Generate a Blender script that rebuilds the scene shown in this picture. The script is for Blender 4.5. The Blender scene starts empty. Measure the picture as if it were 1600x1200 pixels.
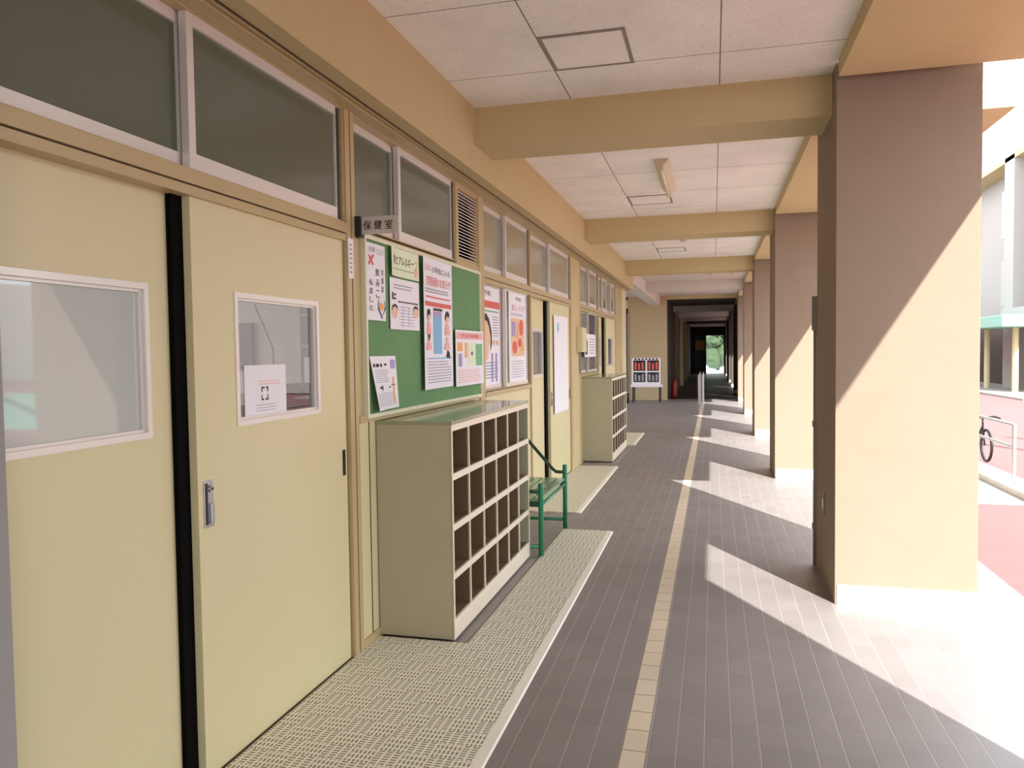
import bpy, bmesh, math, random
from mathutils import Vector, Matrix
random.seed(7)
S = bpy.context.scene
COL = S.collection

# ------------------------------------------------------------------ camera
F, YAW, PITCH, ROLL, EYE = 1210.8, 0.254515, -0.0409283, -0.0132734, 1.48
cy, sy, cp, sp = math.cos(YAW), math.sin(YAW), math.cos(PITCH), math.sin(PITCH)
fw = Vector((-sy*cp, cy*cp, sp)); rt = Vector((cy, sy, 0)); up = rt.cross(fw)
c_, s_ = math.cos(ROLL), math.sin(ROLL)
cx, cu = c_*rt + s_*up, -s_*rt + c_*up
cam = bpy.data.cameras.new('camera'); cam.sensor_width = 36; cam.lens = F/1600*36; cam.clip_end = 500; cam.clip_start = 0.02
camo = bpy.data.objects.new('camera', cam); COL.objects.link(camo)
M = Matrix((cx, cu, -fw)).transposed().to_4x4(); M.translation = (0, 0, EYE)
camo.matrix_world = M
S.camera = camo
# ------------------------------------------------------------------ world, sun, exposure
w = bpy.data.worlds.new('world'); S.world = w; w.use_nodes = True
bg = w.node_tree.nodes['Background']; bg.inputs[0].default_value = (0.90, 0.97, 1.06, 1); bg.inputs[1].default_value = 2.0
sun = bpy.data.lights.new('sun', 'SUN'); sun.energy = 5.8; sun.angle = math.radians(0.6); sun.color = (1.0, 0.985, 0.965)
suno = bpy.data.objects.new('sun', sun); COL.objects.link(suno)
suno.rotation_euler = Vector((-0.555, 1.0, -0.877)).to_track_quat('-Z', 'Y').to_euler()
S.view_settings.view_transform = 'Standard'; S.view_settings.look = 'None'
S.view_settings.gamma = 1; S.view_settings.use_curve_mapping = False
S.view_settings.exposure = 1.15
S.cycles.max_bounces = 14; S.cycles.diffuse_bounces = 8; S.cycles.use_denoising = True

# ------------------------------------------------------------------ materials
def lin(c): return tuple(((v/255)/12.92 if v/255 <= .04045 else ((v/255+.055)/1.055)**2.4) for v in c)
def mat(name, rgb, rough=.6, metal=0, noise=.06, scale=6, bump=0, bscale=200, spec=.5, coat=0, trans=0, alpha=1, raw=False):
    m = bpy.data.materials.new(name); m.use_nodes = True
    nt = m.node_tree; b = nt.nodes['Principled BSDF']
    col = rgb if raw else lin(rgb)
    b.inputs['Roughness'].default_value = rough; b.inputs['Metallic'].default_value = metal
    b.inputs['Specular IOR Level'].default_value = spec; b.inputs['Coat Weight'].default_value = coat
    b.inputs['Coat Roughness'].default_value = .03; b.inputs['Transmission Weight'].default_value = trans
    b.inputs['Alpha'].default_value = alpha
    g = nt.nodes.new('ShaderNodeNewGeometry')
    n = nt.nodes.new('ShaderNodeTexNoise'); n.inputs['Scale'].default_value = scale; n.inputs['Detail'].default_value = 4
    nt.links.new(g.outputs['Position'], n.inputs['Vector'])
    mx = nt.nodes.new('ShaderNodeMix'); mx.data_type = 'RGBA'
    mx.inputs[6].default_value = tuple(v*(1-noise) for v in col)+(1,)
    mx.inputs[7].default_value = tuple(min(1, v*(1+noise)) for v in col)+(1,)
    nt.links.new(n.outputs['Fac'], mx.inputs[0]); nt.links.new(mx.outputs[2], b.inputs['Base Color'])
    if bump:
        n2 = nt.nodes.new('ShaderNodeTexNoise'); n2.inputs['Scale'].default_value = bscale
        nt.links.new(g.outputs['Position'], n2.inputs['Vector'])
        bu = nt.nodes.new('ShaderNodeBump'); bu.inputs['Strength'].default_value = bump; bu.inputs['Distance'].default_value = .004
        nt.links.new(n2.outputs['Fac'], bu.inputs['Height']); nt.links.new(bu.outputs[0], b.inputs['Normal'])
    return m
def nodes(m): return m.node_tree, m.node_tree.nodes['Principled BSDF']
def math_node(nt, op, a, b=None, c=None):
    n = nt.nodes.new('ShaderNodeMath'); n.operation = op
    for i, v in enumerate((a, b, c)):
        if v is None: continue
        if isinstance(v, (int, float)): n.inputs[i].default_value = v
        else: nt.links.new(v, n.inputs[i])
    return n.outputs[0]

WALL = mat('cream_render', (198, 178, 134), .85, bump=.35, bscale=160, noise=.05)
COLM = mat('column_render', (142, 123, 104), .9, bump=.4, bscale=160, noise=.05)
HALL = mat('hall_render', (186, 164, 128), .9, noise=.05)
DARKW = mat('dark_passage_render', (74, 60, 50), .8)  # dimness of the passage and dark doorway put into the colour
DARKC = mat('dark_passage_ceiling', (84, 72, 64), .85)  # passage ceiling and columns, their dimness put into the colour
WHITEB = mat('pale_beam_render', (214, 206, 194), .85)
CREAM = mat('cream_steel', (216, 204, 160), .42, noise=.03, scale=2)
TAN = mat('tan_trim', (188, 166, 122), .4, noise=.04)
GROOVE = mat('trim_groove', (70, 54, 34), .6)
BLACK = mat('black_rubber', (4, 3, 4), .8, spec=.1)
ALU = mat('white_aluminium', (226, 219, 212), .35, .25, noise=.03)
STEEL = mat('brushed_steel', (176, 178, 182), .3, .9)
SIGNG = mat('grey_sign_plate', (142, 130, 122), .5)
SIGNP = mat('pale_sign_plate', (200, 188, 180), .5)
INK = mat('black_ink', (24, 22, 26), .6)
REDINK = mat('red_ink', (216, 100, 88), .6)
PINKINK = mat('pink_ink', (236, 176, 168), .6)
BLUEINK = mat('blue_ink', (128, 180, 214), .6)
NAVYINK = mat('navy_ink', (52, 60, 110), .6)
GREYINK = mat('grey_ink', (160, 156, 164), .6)
ORINK = mat('orange_ink', (236, 168, 96), .6)
SKINK = mat('skin_tone_ink', (232, 190, 156), .6)
GREENINK = mat('green_ink', (120, 180, 130), .6)
PURPINK = mat('purple_ink', (170, 150, 196), .6)
PAPER = mat('white_paper', (236, 232, 236), .75, noise=.02)
YPAPER = mat('pale_green_paper', (226, 232, 200), .75, noise=.02)
FELT = mat('green_felt', (106, 146, 98), .9, bump=.3, bscale=400, noise=.08)
BOARDF = mat('pale_board_frame', (222, 218, 190), .4)
CAB = mat('cabinet_paint', (176, 168, 142), .4, noise=.05, scale=3)
CABTOP = mat('cabinet_glossy_top', (150, 152, 120), .12, noise=.05)
CABEDGE = mat('cabinet_edge_paint', (226, 214, 192), .4, noise=.04)
CABIN = mat('cabinet_brown_inside', (120, 98, 70), .5, noise=.12, scale=5)
GREEN = mat('green_enamel', (46, 132, 92), .3, noise=.08)
GREEND = mat('bench_dark_green', (26, 72, 46), .35)
SLAT = mat('bench_slat_green', (120, 158, 124), .15, noise=.1)
COURT = mat('red_court', (128, 88, 84), .9, noise=.08, scale=3)
PAVE = mat('pale_paving', (150, 146, 140), .8)
KERB = mat('white_kerb_concrete', (226, 222, 212), .8)
RAILM = mat('rail_steel', (170, 164, 160), .4, .4)
FACM = mat('far_facade', (176, 170, 166), .8)
FACG = mat('far_facade_shaded', (166, 158, 152), .8)  # shaded side of the far facade; the shade is in the grey
TEAL = mat('teal_canopy', (140, 190, 174), .6)
RAIN = mat('grey_roof_metal', (176, 184, 192), .5)
REDBROWN = mat('red_brown_desk', (96, 52, 44), .35)
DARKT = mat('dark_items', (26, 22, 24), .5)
CURT = mat('white_curtain', (220, 222, 214), .8)
GREYW = mat('grey_wall', (150, 146, 142), .9, bump=.3)
REDEXT = mat('extinguisher_red', (140, 34, 26), .35)
LAMPM = mat('lamp_white_enamel', (214, 204, 178), .4)
TUBE = mat('lamp_tube_off', (236, 228, 200), .25)
ROOMW = mat('room_wall', (206, 196, 184), .9)
FOLI = mat('far_foliage', (58, 76, 48), .8, noise=.5, scale=3)
TRANS = mat('dark_transom_glass', (96, 102, 88), .16, noise=.04, scale=1.5, coat=.3)
TRANS2 = mat('pale_transom_glass', (156, 150, 130), .14, noise=.08, scale=1.5, coat=.3)
FROST = mat('frosted_glass', (184, 190, 184), .5, coat=.9, noise=.02, scale=1)
FROST.node_tree.nodes['Principled BSDF'].inputs['Coat IOR'].default_value = 1.9
DPANE = mat('grey_door_glass', (110, 108, 104), .2, coat=.5)
GLASS = bpy.data.materials.new('clear_glass'); GLASS.use_nodes = True
nt = GLASS.node_tree; nt.nodes.clear()
o = nt.nodes.new('ShaderNodeOutputMaterial'); t = nt.nodes.new('ShaderNodeBsdfTransparent'); t.inputs[0].default_value = (.85, .87, .86, 1)
gl = nt.nodes.new('ShaderNodeBsdfGlossy'); gl.inputs['Roughness'].default_value = .01
fr = nt.nodes.new('ShaderNodeFresnel'); fr.inputs[0].default_value = 2.0
mxs = nt.nodes.new('ShaderNodeMixShader')
gg = nt.nodes.new('ShaderNodeNewGeometry'); ib = nt.nodes.new('ShaderNodeMath'); ib.operation = 'SUBTRACT'; ib.inputs[0].default_value = 1
mu = nt.nodes.new('ShaderNodeMath'); mu.operation = 'MULTIPLY'   # reflect at the outer face only
nt.links.new(gg.outputs['Backfacing'], ib.inputs[1]); nt.links.new(ib.outputs[0], mu.inputs[0]); nt.links.new(fr.outputs[0], mu.inputs[1])
nt.links.new(mu.outputs[0], mxs.inputs[0]); nt.links.new(t.outputs[0], mxs.inputs[1]); nt.links.new(gl.outputs[0], mxs.inputs[2]); nt.links.new(mxs.outputs[0], o.inputs[0])

def grid_mat(name, c1, c2, cm, bw, rh, ox, oy, mortar, rough=.5, bump=.5, speck=0, ys=1.0):
    m = mat(name, c1, rough, noise=.08, scale=8); nt, b = nodes(m)
    g = nt.nodes.new('ShaderNodeNewGeometry'); mp = nt.nodes.new('ShaderNodeMapping')
    mp.inputs['Location'].default_value = (-ox, -oy*ys, 0); mp.inputs['Scale'].default_value = (1, ys, 1); nt.links.new(g.outputs['Position'], mp.inputs[0])
    br = nt.nodes.new('ShaderNodeTexBrick'); br.offset = 0; br.squash = 1; br.inputs['Scale'].default_value = 1
    br.inputs['Brick Width'].default_value = bw; br.inputs['Row Height'].default_value = rh*ys
    br.inputs['Mortar Size'].default_value = mortar; br.inputs['Mortar Smooth'].default_value = .3
    br.inputs['Color1'].default_value = lin(c1)+(1,); br.inputs['Color2'].default_value = lin(c2)+(1,); br.inputs['Mortar'].default_value = lin(cm)+(1,)
    nt.links.new(mp.outputs[0], br.inputs['Vector'])
    last = br.outputs['Color']
    n = nt.nodes.new('ShaderNodeTexNoise'); n.inputs['Scale'].default_value = 2.2; n.inputs['Detail'].default_value = 5
    nt.links.new(g.outputs['Position'], n.inputs['Vector'])
    mm = nt.nodes.new('ShaderNodeMix'); mm.data_type = 'RGBA'; mm.blend_type = 'MULTIPLY'; mm.inputs[0].default_value = 1
    v = math_node(nt, 'MULTIPLY_ADD', n.outputs['Fac'], .3, .85)
    nt.links.new(last, mm.inputs[6]); nt.links.new(v, mm.inputs[7]); last = mm.outputs[2]
    if speck:
        vo = nt.nodes.new('ShaderNodeTexNoise'); vo.inputs['Scale'].default_value = 70; vo.inputs['Detail'].default_value = 1
        nt.links.new(g.outputs['Position'], vo.inputs['Vector'])
        th = math_node(nt, 'GREATER_THAN', vo.outputs['Fac'], .66); v = math_node(nt, 'MULTIPLY_ADD', th, -speck, 1)
        m2 = nt.nodes.new('ShaderNodeMix'); m2.data_type = 'RGBA'; m2.blend_type = 'MULTIPLY'; m2.inputs[0].default_value = 1
        nt.links.new(last, m2.inputs[6]); nt.links.new(v, m2.inputs[7]); last = m2.outputs[2]
    nt.links.new(last, b.inputs['Base Color'])
    bu = nt.nodes.new('ShaderNodeBump'); bu.inputs['Strength'].default_value = bump; bu.inputs['Distance'].default_value = .003; bu.invert = True
    nt.links.new(br.outputs['Fac'], bu.inputs['Height']); nt.links.new(bu.outputs[0], b.inputs['Normal'])
    return m
TILE = grid_mat('brown_paving_tile', (138, 131, 128), (131, 124, 121), (153, 144, 137), .1, .16, .065, .106, .0038, .46, ys=2.6)
TILED = grid_mat('dim_paving_tile', (62, 52, 48), (56, 46, 42), (74, 62, 56), .1, .16, .065, .106, .0035, .4)  # copy of the corridor tile with the passage's dimness in its colour
STRIPM = grid_mat('cream_guide_tile', (212, 196, 172), (206, 190, 166), (150, 136, 120), .1, .16, .065, .106, .004, .55)
CEIL = grid_mat('ceiling_board', (240, 237, 230), (238, 235, 228), (126, 118, 112), .91, .91, .04-.91*9, 4.40-.91*15, .004, .95, .3, .16)

MATM = mat('beige_slotted_mat', (190, 182, 156), .6); nt, b = nodes(MATM)
g = nt.nodes.new('ShaderNodeNewGeometry'); sx = nt.nodes.new('ShaderNodeSeparateXYZ'); nt.links.new(g.outputs['Position'], sx.inputs[0])
X, Y = sx.outputs[0], sx.outputs[1]
TAU = 2*math.pi
def slots(u, v, pu, pv):
    a = math_node(nt, 'GREATER_THAN', math_node(nt, 'SINE', math_node(nt, 'MULTIPLY', u, TAU/pu)), .05)
    c = math_node(nt, 'GREATER_THAN', math_node(nt, 'SINE', math_node(nt, 'MULTIPLY', v, TAU/pv)), -.62)
    return math_node(nt, 'MULTIPLY', a, c)
s1 = slots(X, Y, .0167, .0333); s2 = slots(Y, X, .0167, .0333)
ck = nt.nodes.new('ShaderNodeTexChecker'); ck.inputs['Scale'].default_value = 10; ck.inputs[1].default_value = (0,0,0,1); ck.inputs[2].default_value = (1,1,1,1)
mpn = nt.nodes.new('ShaderNodeMapping'); mpn.inputs['Location'].default_value = (0, 0, .013); nt.links.new(g.outputs['Position'], mpn.inputs[0])
cb = nt.nodes.new('ShaderNodeCombineXYZ'); nt.links.new(X, cb.inputs[0]); nt.links.new(Y, cb.inputs[1]); cb.inputs[2].default_value = .005
nt.links.new(cb.outputs[0], ck.inputs[0])
mf = nt.nodes.new('ShaderNodeMix'); mf.data_type = 'FLOAT'; nt.links.new(ck.outputs['Fac'], mf.inputs[0]); nt.links.new(s1, mf.inputs[2]); nt.links.new(s2, mf.inputs[3])
mc = nt.nodes.new('ShaderNodeMix'); mc.data_type = 'RGBA'; mc.inputs[6].default_value = lin((236, 231, 210))+(1,); mc.inputs[7].default_value = lin((136, 131, 114))+(1,)
nt.links.new(mf.outputs[0], mc.inputs[0]); nt.links.new(mc.outputs[2], b.inputs['Base Color'])
MATE = mat('white_mat_edging', (232, 226, 212), .5)

# ------------------------------------------------------------------ mesh helpers
def B(): return bmesh.new()
def box(bm, x0, x1, y0, y1, z0, z1, bev=0):
    vs = [bm.verts.new((x, y, z)) for z in (z0, z1) for y in (y0, y1) for x in (x0, x1)]
    fs = [bm.faces.new([vs[i] for i in q]) for q in ((0,2,3,1),(4,5,7,6),(0,1,5,4),(2,6,7,3),(0,4,6,2),(1,3,7,5))]
    if bev:
        es = {e for f in fs for e in f.edges}
        bmesh.ops.bevel(bm, geom=list(es), offset=bev, segments=2, affect='EDGES', profile=.6)
    return bm
def tube(bm, pts, r, n=10, caps=True):
    pts = [Vector(p) for p in pts]; rings = []
    for i, p in enumerate(pts):
        d = (pts[min(i+1, len(pts)-1)] - pts[max(i-1, 0)]).normalized()
        a = d.orthogonal().normalized() if not rings else (rings[-1][1] - d*rings[-1][1].dot(d)).normalized()
        c = d.cross(a)
        rings.append(([bm.verts.new(p + r*(math.cos(TAU*k/n)*a + math.sin(TAU*k/n)*c)) for k in range(n)], a))
    for (r0, _), (r1, _) in zip(rings, rings[1:]):
        for k in range(n): bm.faces.new((r0[k], r0[(k+1) % n], r1[(k+1) % n], r1[k]))
    if caps:
        bm.faces.new(rings[0][0][::-1]); bm.faces.new(rings[-1][0])
    return bm
def prism(bm, poly, axis, a0, a1):
    """extrude a 2-D polygon along an axis (0=x,1=y,2=z)"""
    def P(u, v, a): return (a, u, v) if axis == 0 else (u, a, v) if axis == 1 else (u, v, a)
    r0 = [bm.verts.new(P(u, v, a0)) for u, v in poly]; r1 = [bm.verts.new(P(u, v, a1)) for u, v in poly]
    n = len(poly)
    for k in range(n): bm.faces.new((r0[k], r0[(k+1) % n], r1[(k+1) % n], r1[k]))
    bm.faces.new(r0[::-1]); bm.faces.new(r1)
    bmesh.ops.recalc_face_normals(bm, faces=bm.faces[:])
    return bm
def wloc(o):
    v = Vector((0, 0, 0))
    while o is not None: v += o.location; o = o.parent
    return v
def obj(name, bm, m, parent=None, smooth=False, origin=None):
    """bm is in world coordinates"""
    base = wloc(parent) if parent else Vector(origin or (0, 0, 0))
    if base.length: bmesh.ops.translate(bm, verts=bm.verts[:], vec=-base)
    me = bpy.data.meshes.new(name); bm.to_mesh(me); bm.free(); me.materials.append(m)
    if smooth:
        for p in me.polygons: p.use_smooth = True
    o = bpy.data.objects.new(name, me); COL.objects.link(o)
    if parent: o.parent = parent
    elif origin: o.location = origin
    return o
def empty(name, loc):
    o = bpy.data.objects.new(name, None); o.empty_display_size = .1; o.location = loc; COL.objects.link(o); return o
def tag(o, label, cat, group=None):
    o['label'] = label; o['category'] = cat
    if group: o['group'] = group
    return o
def thing(name, label, cat, loc, group=None): return tag(empty(name, loc), label, cat, group)
def struct(o): o['kind'] = 'structure'; return o
def sbox(name, m, *a, bev=0): return struct(obj(name, box(B(), *a, bev=bev), m))
def copy_tree(o, parent=None, delta=None):
    c = o.copy(); COL.objects.link(c)
    if parent: c.parent = parent
    elif delta: c.location = Vector(o.location) + Vector(delta)
    for ch in list(o.children): copy_tree(ch, c)
    return c

# ------------------------------------------------------------------ setting: floor, ceiling, columns, beams
WX = -1.70
trim_n = [0]
def trim(m, *a, bev=0):
    trim_n[0] += 1
    return sbox('trim_%d' % trim_n[0], m, *a, bev=bev)
COLY = [4.75 + 4.5*k for k in range(-3, 11)]
CW0, CW1, CD = .675, 1.413, .82
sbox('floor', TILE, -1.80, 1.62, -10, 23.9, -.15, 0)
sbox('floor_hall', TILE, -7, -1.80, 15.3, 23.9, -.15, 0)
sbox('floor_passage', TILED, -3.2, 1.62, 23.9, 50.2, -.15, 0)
obj_ = obj('trim_guide', box(B(), -.335, -.245, -10, 23.9, -.02, .0012), STRIPM); struct(obj_); obj_.name = 'trim_0'
sbox('floor_edge', KERB, 1.62, 1.77, -10, 50, -.15, -.005)
sbox('ceiling', CEIL, -1.62, .70, -10, 15.3, 3.08, 3.2)
sbox('ceiling_hall', WHITEB, -7, .70, 15.3, 23.5, 3.08, 3.2)
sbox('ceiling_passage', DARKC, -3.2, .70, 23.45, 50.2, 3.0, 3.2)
sbox('ceiling_slab', HALL, -7, 1.41, -10, 50.2, 3.2, 3.6)
sbox('wall_upper', FACM, -7, 1.41, -10, 50.2, 3.6, 7.0)
for k, y in enumerate(COLY):
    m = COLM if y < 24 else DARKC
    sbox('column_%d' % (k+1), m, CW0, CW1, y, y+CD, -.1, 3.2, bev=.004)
    trim(KERB, CW0+.012, CW1+.006, y-.006, y+CD-.02, 0, .115)  # base band on sunlit faces only; sunlit white put into its colour
    if y < 14: sbox('beam_%d' % (k+1), WALL, -1.52, CW0+.01, y+.17, y+.60, 2.84, 3.1)
    elif y < 19: sbox('beam_%d' % (k+1), WHITEB, -7, CW0+.01, y+.17, y+.60, 2.86, 3.1)
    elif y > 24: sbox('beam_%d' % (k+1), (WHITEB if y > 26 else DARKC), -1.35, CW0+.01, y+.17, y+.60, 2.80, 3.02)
    if k+1 < len(COLY):
        yn = COLY[k+1]
        sbox('eave_%d' % (k+1), WALL, CW0, 1.845, y+CD, yn-.08, 2.98, 3.10)
# unseen wing wall added beside the nearest column to cast the lower-right shade
for i, (a, b_) in enumerate(((24.1, 29.6), (31.2, 34.6), (36.2, 43.0), (45.2, 50.2))): sbox('wall_passage_right_%d' % (i+1), DARKW, 1.28, 1.40, a, b_, 0, 2.98)
sbox('wall_shade_caster', COLM, 1.30, 1.413, 1.05, 2.47, 0, 2.98)
# left girder above the windows
sbox('wall_girder', WALL, -1.80, -1.51, -10, 15.3, 2.665, 3.2)
sbox('beam_hall', WHITEB, -1.80, -1.52, 15.3, 23.45, 2.80, 3.1)
trim(TAN, -1.70, -1.625, -4, 15.28, 2.645, 2.675)
trim(TAN, -1.615, -1.60, -4, 15.28, 2.655, 2.67)
trim(GROOVE, -1.598, -1.594, -4, 15.28, 2.658, 2.67)
# rooms behind
sbox('wall_room_back', ROOMW, -6.6, -6.5, -10, 15.3, 0, .9); sbox('wall_room_back_top', ROOMW, -6.6, -6.5, -10, 15.3, 2.4, 3.2)
for i, (a, b_) in enumerate(((-10, 2.0), (4.4, 4.6), (7.0, 15.3))): sbox('wall_room_back_pier_%d' % (i+1), ROOMW, -6.6, -6.5, a, b_, .9, 2.4)
sbox('floor_room', REDBROWN, -6.5, -1.80, -10, 15.3, -.15, 0)
sbox('ceiling_room', ROOMW, -6.5, -1.80, -10, 15.3, 2.9, 3.2)
for i, y in enumerate((1.0, 7.2, 10.0)): sbox('wall_room_%d' % (i+1), ROOMW, -6.5, -1.80, y, y+.1, 0, 2.9)
sbox('wall_left_near', CREAM, -1.80, WX, -10, 1.18, 0, 2.67)
sbox('wall_room_end', HALL, -6.5, -1.80, 15.2, 15.3, 0, 3.1)
sbox('wall_left_pier', GREYW, -1.80, -1.60, -10, 1.445, 0, 2.665)

# left wall: posts and rails
def post(y0, y1, z0=0, z1=2.665, x=-1.685, m=TAN): return trim(m, -1.80, x, y0, y1, z0, z1)
post(3.395, 3.44); post(3.452, 3.49); trim(GROOVE, -1.80, -1.695, 3.44, 3.452, 0, 2.665)
post(5.555, 5.68); post(7.215, 7.255); post(9.375, 9.47)
trim(WALL, -1.80, -1.69, 9.47, 10.05, 0, 2.665); post(10.05, 10.12); post(11.72, 11.80)
trim(TAN, -1.80, -1.69, 13.90, 14.62, 0, 2.665); trim(CREAM, -1.82, -1.655, 14.62, 15.3, 0, 2.70)
def head(y0, y1):
    trim(TAN, -1.80, -1.685, y0, y1, 2.058, 2.105); trim(TAN, -1.80, -1.69, y0, y1, 2.02, 2.052); trim(GROOVE, -1.80, -1.70, y0, y1, 2.05, 2.06)
head(1.18, 3.395); head(5.68, 7.215); head(7.255, 9.375); head(10.12, 11.72); head(11.80, 13.90)
# solid lower panels
for y0, y1 in ((3.49, 5.555), (5.68, 7.215), (10.12, 11.72)):
    trim(CREAM, -1.80, -1.70, y0, y1, 0, 1.14)
    trim(TAN, -1.80, -1.68, y0, y1, 1.14, 1.175)
    trim(TAN, -1.80, -1.69, y0, y1, 0, .05)
trim(TAN, -1.80, -1.69, 3.49, 5.555, 1.175, 2.09)
for y in (3.62,): trim(GROOVE, -1.80, -1.698, y, y+.008, .05, 1.14)

win_n = [0]
def sash(parent, x, y0, y1, z0, z1, glass, st=.035, rb=.055, rt_=.04):
    bm = B()
    for a in ((y0, y0+st, z0, z1), (y1-st, y1, z0, z1), (y0+st, y1-st, z0, z0+rb), (y0+st, y1-st, z1-rt_, z1)):
        box(bm, x-.03, x, *a)
    s = obj('sash', bm, ALU, parent)
    obj('stile_shade', box(B(), x-.012, x+.0008, y1-st+.006, y1-.002, z0+.004, z1-.004), DARKT, s)  # dark strip: shade on the sash's right stile, put into colour
    obj('glass_pane', box(B(), x-.018, x-.012, y0+st-.003, y1-st+.003, z0+rb-.003, z1-rt_+.003), glass, s)
    return s
def window(y0, y1, z0, z1, glass, cuts=None, fr=.012, **k):
    win_n[0] += 1
    w = struct(empty('window_%d' % win_n[0], (-1.72, (y0+y1)/2, z0)))
    bm = B()
    for a in ((y0, y0+fr, z0, z1), (y1-fr, y1, z0, z1), (y0+fr, y1-fr, z0, z0+fr*.6), (y0+fr, y1-fr, z1-fr*.6, z1)):
        box(bm, -1.79, -1.695, *a)
    obj('window_frame', bm, TAN, w)
    obj('dark_track', box(B(), -1.775, -1.772, y0+fr, y1-fr, z0+.005, z1-.005), BLACK, w) if glass is not GLASS else None
    cuts = cuts or [(y0+y1)/2]
    ed = [y0+fr] + cuts + [y1-fr]
    for i, (a, b_) in enumerate(zip(ed, ed[1:])):
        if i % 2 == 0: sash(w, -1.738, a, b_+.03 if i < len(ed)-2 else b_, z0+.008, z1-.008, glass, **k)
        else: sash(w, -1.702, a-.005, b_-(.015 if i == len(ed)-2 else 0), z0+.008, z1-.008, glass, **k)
    return w
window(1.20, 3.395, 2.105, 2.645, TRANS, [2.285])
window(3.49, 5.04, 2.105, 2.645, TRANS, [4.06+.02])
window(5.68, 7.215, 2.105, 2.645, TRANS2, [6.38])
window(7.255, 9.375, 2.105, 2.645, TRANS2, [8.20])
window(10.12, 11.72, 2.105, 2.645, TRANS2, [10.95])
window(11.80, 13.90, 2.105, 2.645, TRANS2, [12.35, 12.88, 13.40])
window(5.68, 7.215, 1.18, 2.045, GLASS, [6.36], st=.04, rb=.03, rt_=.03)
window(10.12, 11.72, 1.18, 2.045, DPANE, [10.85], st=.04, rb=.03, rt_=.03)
trim(TAN, -1.80, -1.69, 5.04, 5.555, 2.09, 2.12)
trim(TAN, -1.80, -1.69, 5.04, 5.09, 2.12, 2.665); trim(TAN, -1.80, -1.69, 5.09, 5.555, 2.625, 2.665)

# louvred vent between the transom windows
lv = thing('louvre_vent', 'white slatted louvre vent above the right end of the green notice board', 'vent', (-1.72, 5.32, 2.12))
bm = B()
for a in ((5.09, 5.11, 2.12, 2.625), (5.535, 5.555, 2.12, 2.625), (5.11, 5.535, 2.12, 2.135), (5.11, 5.535, 2.61, 2.625)): box(bm, -1.76, -1.695, *a)
obj('vent_frame', bm, TAN, lv)
bm = B()
for i in range(21):
    z = 2.14 + i*.0225
    prism(bm, [(-1.700, z), (-1.698, z+.004), (-1.74, z+.022), (-1.742, z+.018)], 1, 5.11, 5.535)
obj('slats', bm, ALU, lv)
obj('dark_backing', box(B(), -1.775, -1.765, 5.09, 5.555, 2.12, 2.62), BLACK, lv)

# ------------------------------------------------------------------ doors
def door(n, y0, y1, x, gy0, gy1, glass, handle=None, latch=None, gz0=1.235, gz1=1.70):
    d = struct(empty('door_%d' % n, (x-.017, (y0+y1)/2, 0)))
    bm = B()
    for a in ((y0, gy0, .012, 2.03), (gy1, y1, .012, 2.03), (gy0, gy1, .012, gz0), (gy0, gy1, gz1, 2.03)): box(bm, x-.034, x, *a)
    obj('door_panel', bm, CREAM, d)
    bm = B(); f = .016
    for a in ((gy0-f, gy0+.004, gz0-f, gz1+f), (gy1-.004, gy1+f, gz0-f, gz1+f), (gy0+.004, gy1-.004, gz0-f, gz0+.004), (gy0+.004, gy1-.004, gz1-.004, gz1+f)): box(bm, x-.036, x+.004, *a)
    for a in ((gy0+.004, gy0+.014, gz0+.004, gz1-.004), (gy1-.014, gy1-.004, gz0+.004, gz1-.004), (gy0+.014, gy1-.014, gz0+.004, gz0+.014), (gy0+.014, gy1-.014, gz1-.014, gz1-.004)): box(bm, x-.03, x-.008, *a)
    obj('glass_frame', bm, ALU, d)
    obj('glass_pane', box(B(), x-.024, x-.018, gy0+.002, gy1-.002, gz0+.002, gz1-.002), glass, d)
    if handle:
        a, z0, z1 = handle
        h = obj('door_handle', box(B(), x-.003, x+.004, a, a+.052, z0, z1, bev=.003), STEEL, d)
        obj('finger_recess', box(B(), x+.001, x+.0048, a+.004, a+.020, z0+.01, z1-.008, bev=.0015), DARKT, h)
        bm = B(); tube(bm, [(x+.003, a+.036, z1-.03), (x+.010, a+.036, z1-.03)], .012, 16); obj('lock_cylinder', bm, STEEL, h)
        bm = B(); tube(bm, [(x+.009, a+.036, z1-.03), (x+.0112, a+.036, z1-.03)], .005, 12); obj('key_hole', bm, DARKT, h)
        obj('finger_pull', box(B(), x+.002, x+.012, a+.026, a+.046, z0+.012, z0+.085, bev=.004), STEEL, h)
    if latch:
        obj('latch_plate', box(B(), x-.002, x+.003, y1-.045, y1-.018, .905, 1.027, bev=.001), DARKT, d)
    return d
door(1, 1.20, 2.222, -1.755, 1.50, 2.105, FROST)
door(2, 2.275, 3.385, -1.705, 2.525, 3.12, GLASS, (2.302, .884, 1.048), True)
door(3, 7.26, 8.10, -1.755, 7.585, 8.06, DPANE)
door(4, 8.20, 9.37, -1.705, 8.45, 9.05, DPANE, (8.225, .884, 1.048), True)
door(5, 11.80, 12.55, -1.755, 11.98, 12.42, DPANE)
door(6, 12.72, 13.90, -1.705, 12.95, 13.6, DPANE)
for y0, y1 in ((2.221, 2.276), (8.10, 8.20), (12.55, 12.72)):
    trim(BLACK, -1.80, -1.735, y0-.004, y1-.0, 0, 2.02)
trim(BLACK, -1.80, -1.72, 3.385, 3.396, 0, 2.02)
trim(GROOVE, -1.80, -1.69, 1.2, 3.395, 0, .010); trim(GROOVE, -1.80, -1.69, 7.255, 9.375, 0, .010); trim(GROOVE, -1.80, -1.69, 11.8, 13.9, 0, .010)

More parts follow.
